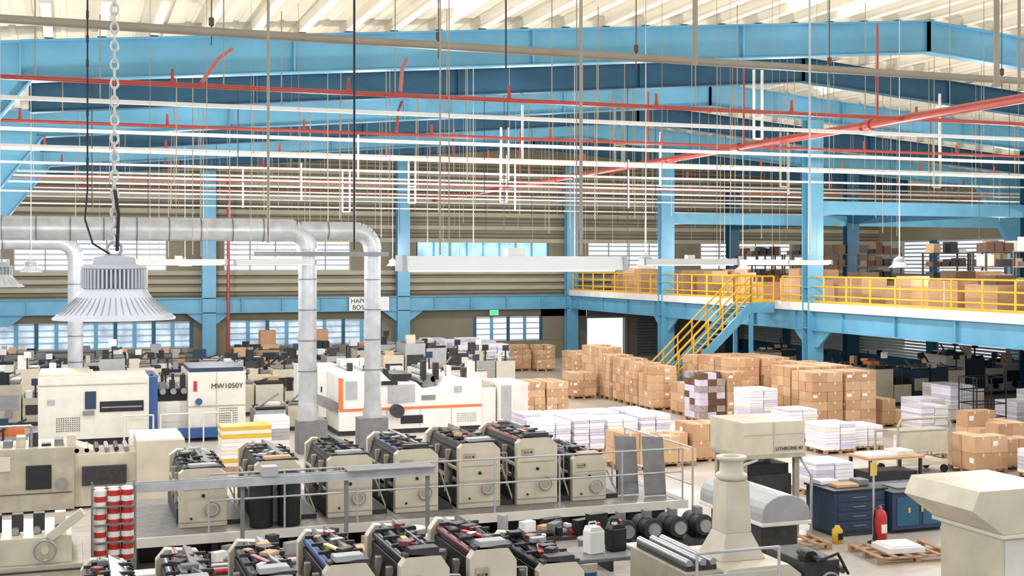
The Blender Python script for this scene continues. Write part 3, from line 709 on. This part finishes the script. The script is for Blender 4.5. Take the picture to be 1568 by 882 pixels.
# ---------------------------------------------------------------- right-hand equipment
m=M('tool_cabinet',(13.6,20.1,0),bevel=.015)
m.box(0,1.15,0,.95,.08,.85,'navy'); m.box(1.2,2.5,-.15,.9,.08,.78,'navy'); m.box(-.03,1.2,-.03,1.0,.85,.89,'dark'); m.box(1.205,2.53,-.18,.93,.78,.81,'navy')
for i in range(4): m.box(.08,1.08,-.015,0,.12+i*.18,.26+i*.18,'navy'); m.box(.4,.7,-.03,-.015,.19+i*.18,.21+i*.18,'grey')
m.box(1.3,1.8,-.165,-.15,.15,.7,'steel_blue_dark'); m.box(1.9,2.4,-.165,-.15,.15,.7,'steel_blue_dark')
m.box(0.05,2.45,0.02,.8,0,.079,'dark2'); m.box(.2,.7,.2,.5,.89,.95,'card'); m.box(.75,1.0,.3,.6,.89,1.0,'grey'); m.box(.1,.5,.6,.9,.89,.97,'paper'); m.box(1.5,2.1,.1,.6,.81,.84,'grey')
for j in range(2): m.box(1.55+j*.3,1.6+j*.3,-.18,-.165,.4,.5,'inkyel')
m.fin()
def extinguisher(x,y,z):
    m=M('fire_extinguisher',(x,y,z)); m.lathe((0,0,0),[(0,0),(.12,0),(.125,.02),(.125,.5),(.1,.58),(.04,.62),(.04,.65),(0,.65)],'red',20)
    m.box(-.02,.1,-.015,.015,.68,.7,'dark'); m.box(-.02,.08,-.015,.015,.64,.66,'dark'); m.cyl((0,0,.62),(0,0,.69),.025,'steel',8)
    m.pipe([(-.03,0,.66),(-.13,-.03,.62),(-.16,-.03,.4),(-.15,-.04,.2)],.014,'black',6); m.cyl((-.15,-.04,.2),(-.15,-.04,.08),.02,'black',8,r2=.04); m.box(-.06,.06,-.13,-.122,.2,.36,'label'); m.fin()
m=M('extinguisher_stand',(14.05,19.35,0)); m.cyl((0,0,0),(0,0,.04),.2,'dark2',16); m.cyl((0,.15,0),(0,.15,1.5),.02,'galv',8); m.box(-.09,.09,.14,.155,1.25,1.5,'inkyel',.3); m.fin()
extinguisher(14.05,19.3,.045)
m=M('yellow_caution_canister',(13.4,19.7,0)); m.lathe((0,0,0),[(0,0),(.1,0),(.1,.25),(.05,.3),(.05,.33),(0,.33)],'inkyel',14); m.box(-.05,.05,-.105,-.098,.08,.2,'black'); m.fin()
def pallet(m,x0,x1,y0,y1,z=0,k='wood'):
    n=6
    for i in range(n):
        a=x0+(x1-x0-.1)*i/(n-1); m.box(a,a+.1,y0,y1,z+.111,z+.129,k)
    for yy in (y0,(y0+y1)/2-.05,y1-.1):
        m.box(x0,x1,yy,yy+.1,z,z+.02,k)
        for xx in (x0,(x0+x1)/2-.05,x1-.1): m.box(xx,xx+.1,yy,yy+.1,z+.02,z+.09,k)
        m.box(x0,x1,yy,yy+.1,z+.09,z+.11,k)
m=M('wooden_pallet',(13.1,18.0,0),-.1); pallet(m,0,1.5,0,1.1); m.box(.3,1.0,.2,.8,.13,.22,'paper'); m.box(.35,.95,.25,.75,.22,.25,'label'); m.fin()
m=M('wooden_pallet',(11.7,19.4,0),-.1); pallet(m,0,1.3,0,.8); m.fin()
m=M('wooden_pallet',(14.9,17.3,0),.1); pallet(m,0,1.2,0,1.0); m.box(.2,1.0,.2,.8,.13,.3,'paper'); m.fin()
m=M('control_cabinet',(11.1,13.4,0),bevel=.02)
m.box(.55,2.0,0,1.2,0,1.549,'cream')
m.prism([(.0,1.95),(.5,1.601),(2.1,1.601),(2.1,1.75),(1.45,2.2),(.12,2.2)],'y',-.12,1.3,'cream'); m.prism([(.48,1.55),(2.12,1.55),(2.12,1.6),(.48,1.6)],'y',-.13,1.31,'ivory')
m.box(.62,1.2,-.012,0,.2,1.5,'ivory'); m.box(1.3,1.9,-.012,0,.2,1.5,'ivory'); m.box(1.23,1.26,-.03,0,.8,1.0,'dark'); m.fin()
m=M('platform_trolley',(19.0,25.4,0),bevel=.01)
m.box(0,1.6,0,.9,.22,.3,'cream'); m.box(.05,1.5,.02,.06,.55,1.05,'cream'); m.box(.05,1.5,.02,.5,1.05,1.1,'cream_d')
m.pipe([(0,0,.2),(0,0,1.2),(.12,0,1.38),(1.45,0,1.38),(1.57,0,1.2),(1.57,0,.2)],.035,'cream_d'); m.pipe([(0,.9,.2),(0,.9,1.0),(1.57,.9,1.0),(1.57,.9,.2)],.03,'cream_d')
for xx in (.1,1.45):
    for yy in (.1,.8): m.cyl((xx,yy-.03,.1),(xx,yy+.03,.1),.1,'dark',12); m.box(xx-.03,xx+.03,yy-.02,yy+.02,.1,.22,'grey')
m.fin()
m=M('wire_cage_trolley',(25.9,30.8,0))
for xx in (0,.55,1.1):
    for yy in (0,.8): m.cyl((xx,yy,.1),(xx,yy,1.7),.02,'black',6)
for z in (.15,.5,.9,1.3,1.7):
    m.pipe([(0,0,z),(1.1,0,z),(1.1,.8,z),(0,.8,z),(0,0,z)],.018,'black',6)
for xx in (0,1.1):
    for yy in (0,.8): m.cyl((xx,yy-.02,.06),(xx,yy+.02,.06),.06,'dark2',10)
for i in range(10): m.cyl((.1+i*.1,.8,.15),(.1+i*.1,.8,1.7),.006,'black',4)
m.fin()
# ---------------------------------------------------------------- box stacks
def boxpallet(x,y,w,l,h,nx,ny,nz,seed,name='cardboard_box_pallet',rot=0,k=('card','card2'),topgap=.1):
    r=random.Random(seed); m=M(name,(x,y,0),rot)
    pallet(m,-w/2,w/2,-l/2,l/2)
    bw=w/nx; bl=l/ny; bh=(h-.13)/nz
    for kz in range(nz):
        for i in range(nx):
            for j in range(ny):
                if 0<i<nx-1 and 0<j<ny-1 and kz<nz-1: continue
                if kz==nz-1 and r.random()<topgap: continue
                jx=r.uniform(-.012,.012); jy=r.uniform(-.012,.012)
                x0=-w/2+i*bw+.005+jx; y0=-l/2+j*bl+.005+jy; z0=.13+kz*bh
                x1=x0+bw-.01; y1=y0+bl-.01; z1=z0+bh-.006
                m.box(x0,x1,y0,y1,z0,z1,r.choice(k))
                if k[0]=='card':
                    c=(x0+x1)/2; m.box(c-.025,c+.025,y0-.002,y1+.002,z1-.08,z1+.002,'tape')
                    if r.random()<.25: m.box(x0+.05,x0+.05+bw*.3,y0-.003,y0,z0+bh*.4,z0+bh*.7,'label')
                    if r.random()<.2: m.box(x0-.003,x0,y0+.06,y0+.06+bl*.3,z0+bh*.4,z0+bh*.7,'label' if r.random()<.7 else 'orange')
    return m.fin()
sd=100
for j in range(7):
    yy=32.9+j*1.22
    for i,xx in enumerate((21.65,22.85)):
        if j in (2,3) and i==0: continue
        sd+=1; boxpallet(xx,yy,1.1,1.12,1.95+(-.08 if j%3==0 else 0),2,3,6,sd,topgap=.03)
for (x,y,h) in [(20.75,36.5,1.6),(19.7,40.0,1.55),(19.7,41.2,1.6),(19.75,42.4,1.65),(19.7,43.6,1.7),(19.9,44.8,1.9),(20.0,46.0,1.9),(18.5,44.4,1.0),(20.6,48.6,1.35),(20.7,49.9,1.4),(21.9,48.8,1.3),(22.0,50.1,1.3)]:
    sd+=1; boxpallet(x,y,1.0,1.05,h,2,3,5 if h>1.2 else 3,sd,topgap=.12)
boxpallet(19.7,36.5,.95,1.05,1.62,3,3,7,400,'shrink_wrapped_pallet',k=('wrapd','paper_l','brown'))
boxpallet(20.1,38.3,1,1,1.1,2,2,3,402)
for i,x in enumerate((14.5,15.35,16.2)): boxpallet(x-.55,40.2,.8,1.5,1.15,2,3,4,410+i,topgap=0)
for i,x in enumerate((19.4,20.45,21.5)): boxpallet(x,56.2+(.5 if i%2 else 0),.95,1.0,1.25,2,3,5,420+i,topgap=.1)
for i,(x,y,h) in enumerate(((13.4,28.7,.95),(14.6,28.9,.8),(15.7,29.3,1.0),(21.3,25.3,.95),(22.4,25.6,.8),(23.3,26.8,1.0),(24.4,28.8,1.0),(24.6,33.5,.9))):
    boxpallet(x,y,1.0,1.0,h,2,2,2,440+i,topgap=.25)
def reams(x,y,w,l,h,seed,k=('paper','paper_l','paper'),name='paper_ream_pallet'):
    r=random.Random(seed); m=M(name,(x,y,0)); pallet(m,-w/2,w/2,-l/2,l/2)
    z=.13
    while z<h:
        t=r.uniform(.05,.11)
        for i in range(2):
            ww=w/2; a=r.uniform(-.015,.015)
            m.box(-w/2+i*ww+.016+a,-w/2+(i+1)*ww-.016+a,-l/2+.02+a,l/2-.02+a,z,z+t-.006,r.choice(k))
        z+=t
    m.fin()
for i in range(4):
    for j in range(2): reams(12.3+i*1.0,31.7+j*1.25,.92,1.1,.9+.05*((i+j)%2),500+i*3+j)
for i,(x,y,h) in enumerate(((19.7,29.3,.75),(20.8,29.6,.65),(24.3,31.2,.9),(25.8,33.2,.8),(16.0,24.1,.75),(22.2,23.9,.6),(19.9,33.6,1.3),(20.0,31.6,.9),(28,31.4,.9),(29.2,31.8,1.1),(27.5,29.4,.7),(28.5,35.6,1.0),(29.7,36,.8),(21.5,27.8,.5),(24.5,24.5,.6),(26.2,26.5,.8),(27.3,33.6,1.2))):
    reams(x,y,1.0,1.0,h,520+i,k=('paper','paper_l','paper_y','paper'))
for i,(x,y) in enumerate(((16.8,53.4),(17.0,55),(18.15,55.4),(17.2,57),(16.6,58.5),(18.4,58.5),(18.0,53.2))): reams(x,y,1.1,1.0,1.5,560+i)
m=M('work_table',(16.9,23.6,0)); m.box(0,1.5,0,.9,.75,.8,'card2')
for xx in (.05,1.4):
    for yy in (.05,.8): m.box(xx,xx+.06,yy,yy+.06,0,.75,'dark')
m.box(.1,.8,.1,.7,.8,.86,'paper'); m.box(.9,1.35,.2,.7,.8,.9,'paper_y'); m.box(.12,1.38,.12,.78,.25,.45,'dark'); m.fin()
rough_machine('perforating_machine',27.5,38,4,1.6,1.4,70,'navy'); rough_machine('perforating_machine',28,44,4.5,1.6,1.5,71,'steel_blue_dark'); rough_machine('perforating_machine',31.5,33,4.3,1.6,1.5,72,'navy'); rough_machine('perforating_machine',27.5,51,5,1.6,1.4,73,'dark2'); rough_machine('perforating_machine',32.2,40,3.8,1.6,1.7,74,'navy'); rough_machine('perforating_machine',30.5,28.5,4.8,1.6,1.6,75,'steel_blue_dark')
for i in range(16):
    r=random.Random(900+i); y=24.5+i*2.35; x=27.3+r.uniform(0,.6)
    m=M('mezzanine_carton_stack',(x,y,ZM)); hh=r.uniform(.6,1.0)
    m.box(0,1.1,0,1.5,0,hh,r.choice(['card','card2'])); m.box(.1,.9,.2,1.0,hh,hh+r.uniform(.2,.45),r.choice(['card','card2','brown'])); m.box(-.003,0,.65,.7,0,hh,'tape'); m.box(1.2,1.9,.1,1.2,0,hh*r.uniform(.7,1.4),r.choice(['card','brown','card2'])); m.fin()
for i in range(12):
    r=random.Random(950+i); y=25+i*3.1; x=31+r.uniform(0,5)
    m=M('mezzanine_storage_shelf',(x,y,ZM))
    for xx in (0,1.8):
        for yy in (0,.7): m.box(xx,xx+.06,yy,yy+.06,0,2.0,'dark2')
    for z in (.1,.75,1.4,1.95):
        m.box(0.001,1.859,0.001,.759,z,z+.04,'brown')
        for q in range(4):
            if r.random()<.8: m.box(.08+q*.44,.44+q*.44,.08,.6,z+.04,z+.04+r.uniform(.15,.5),r.choice(['card','brown','brown','dark','paper_y','dark2']))
    m.fin()
m=M('banner_sign',(13.4,YB-.72,0)); m.box(0,2.1,-.02,0,2.75,3.45,'white'); bs=m.fin()
text('HAPPY\n BOSS',(13.48,YB-.75,3.15),.33,'black',bs)
m=M('exit_sign',(21,YB-.8,0)); m.box(0,.45,-.05,0,2.45,2.68,'exit'); m.box(-.02,.47,-.03,0.001,2.42,2.7,'white'); m.fin()
# ---------------------------------------------------------------- lighting
w=bpy.data.worlds.new('World'); S.world=w; w.use_nodes=True
bg=w.node_tree.nodes['Background']; bg.inputs[0].default_value=(.94,.965,1,1); bg.inputs[1].default_value=1.15
def plight(x,y,z,p,col=(1,.985,.975),r=.2):  # added point lights, unseen and set apart from the modelled lamp fixtures
    l=bpy.data.lights.new('fill_point','POINT'); l.energy=p; l.color=col; l.shadow_soft_size=r
    o=bpy.data.objects.new('fill_point',l); COL.objects.link(o); o.location=(x,y,z)
for x in (-1,5,11,17,23,29.5,40):
    for y,p in ((17,320),(26,520),(35,540),(46,560),(58,300)): plight(x,y,5.9,p)
for y in (32,46): plight(30,y,2.9,110)
for x in (-2,5): plight(x,3.5,7.0,35)  # out-of-view fill added near the camera to brighten the closest lamp and batten
# ---------------------------------------------------------------- camera
cd=bpy.data.cameras.new('cam'); cam=bpy.data.objects.new('camera',cd); COL.objects.link(cam)
cd.sensor_width=36; cd.lens=36*1900/1568; cd.shift_y=-38/1568; cd.clip_end=300
cam.location=(0,0,5.2); cam.rotation_euler=(math.pi/2,0,-math.radians(19.53))
S.camera=cam
S.view_settings.view_transform='Standard'
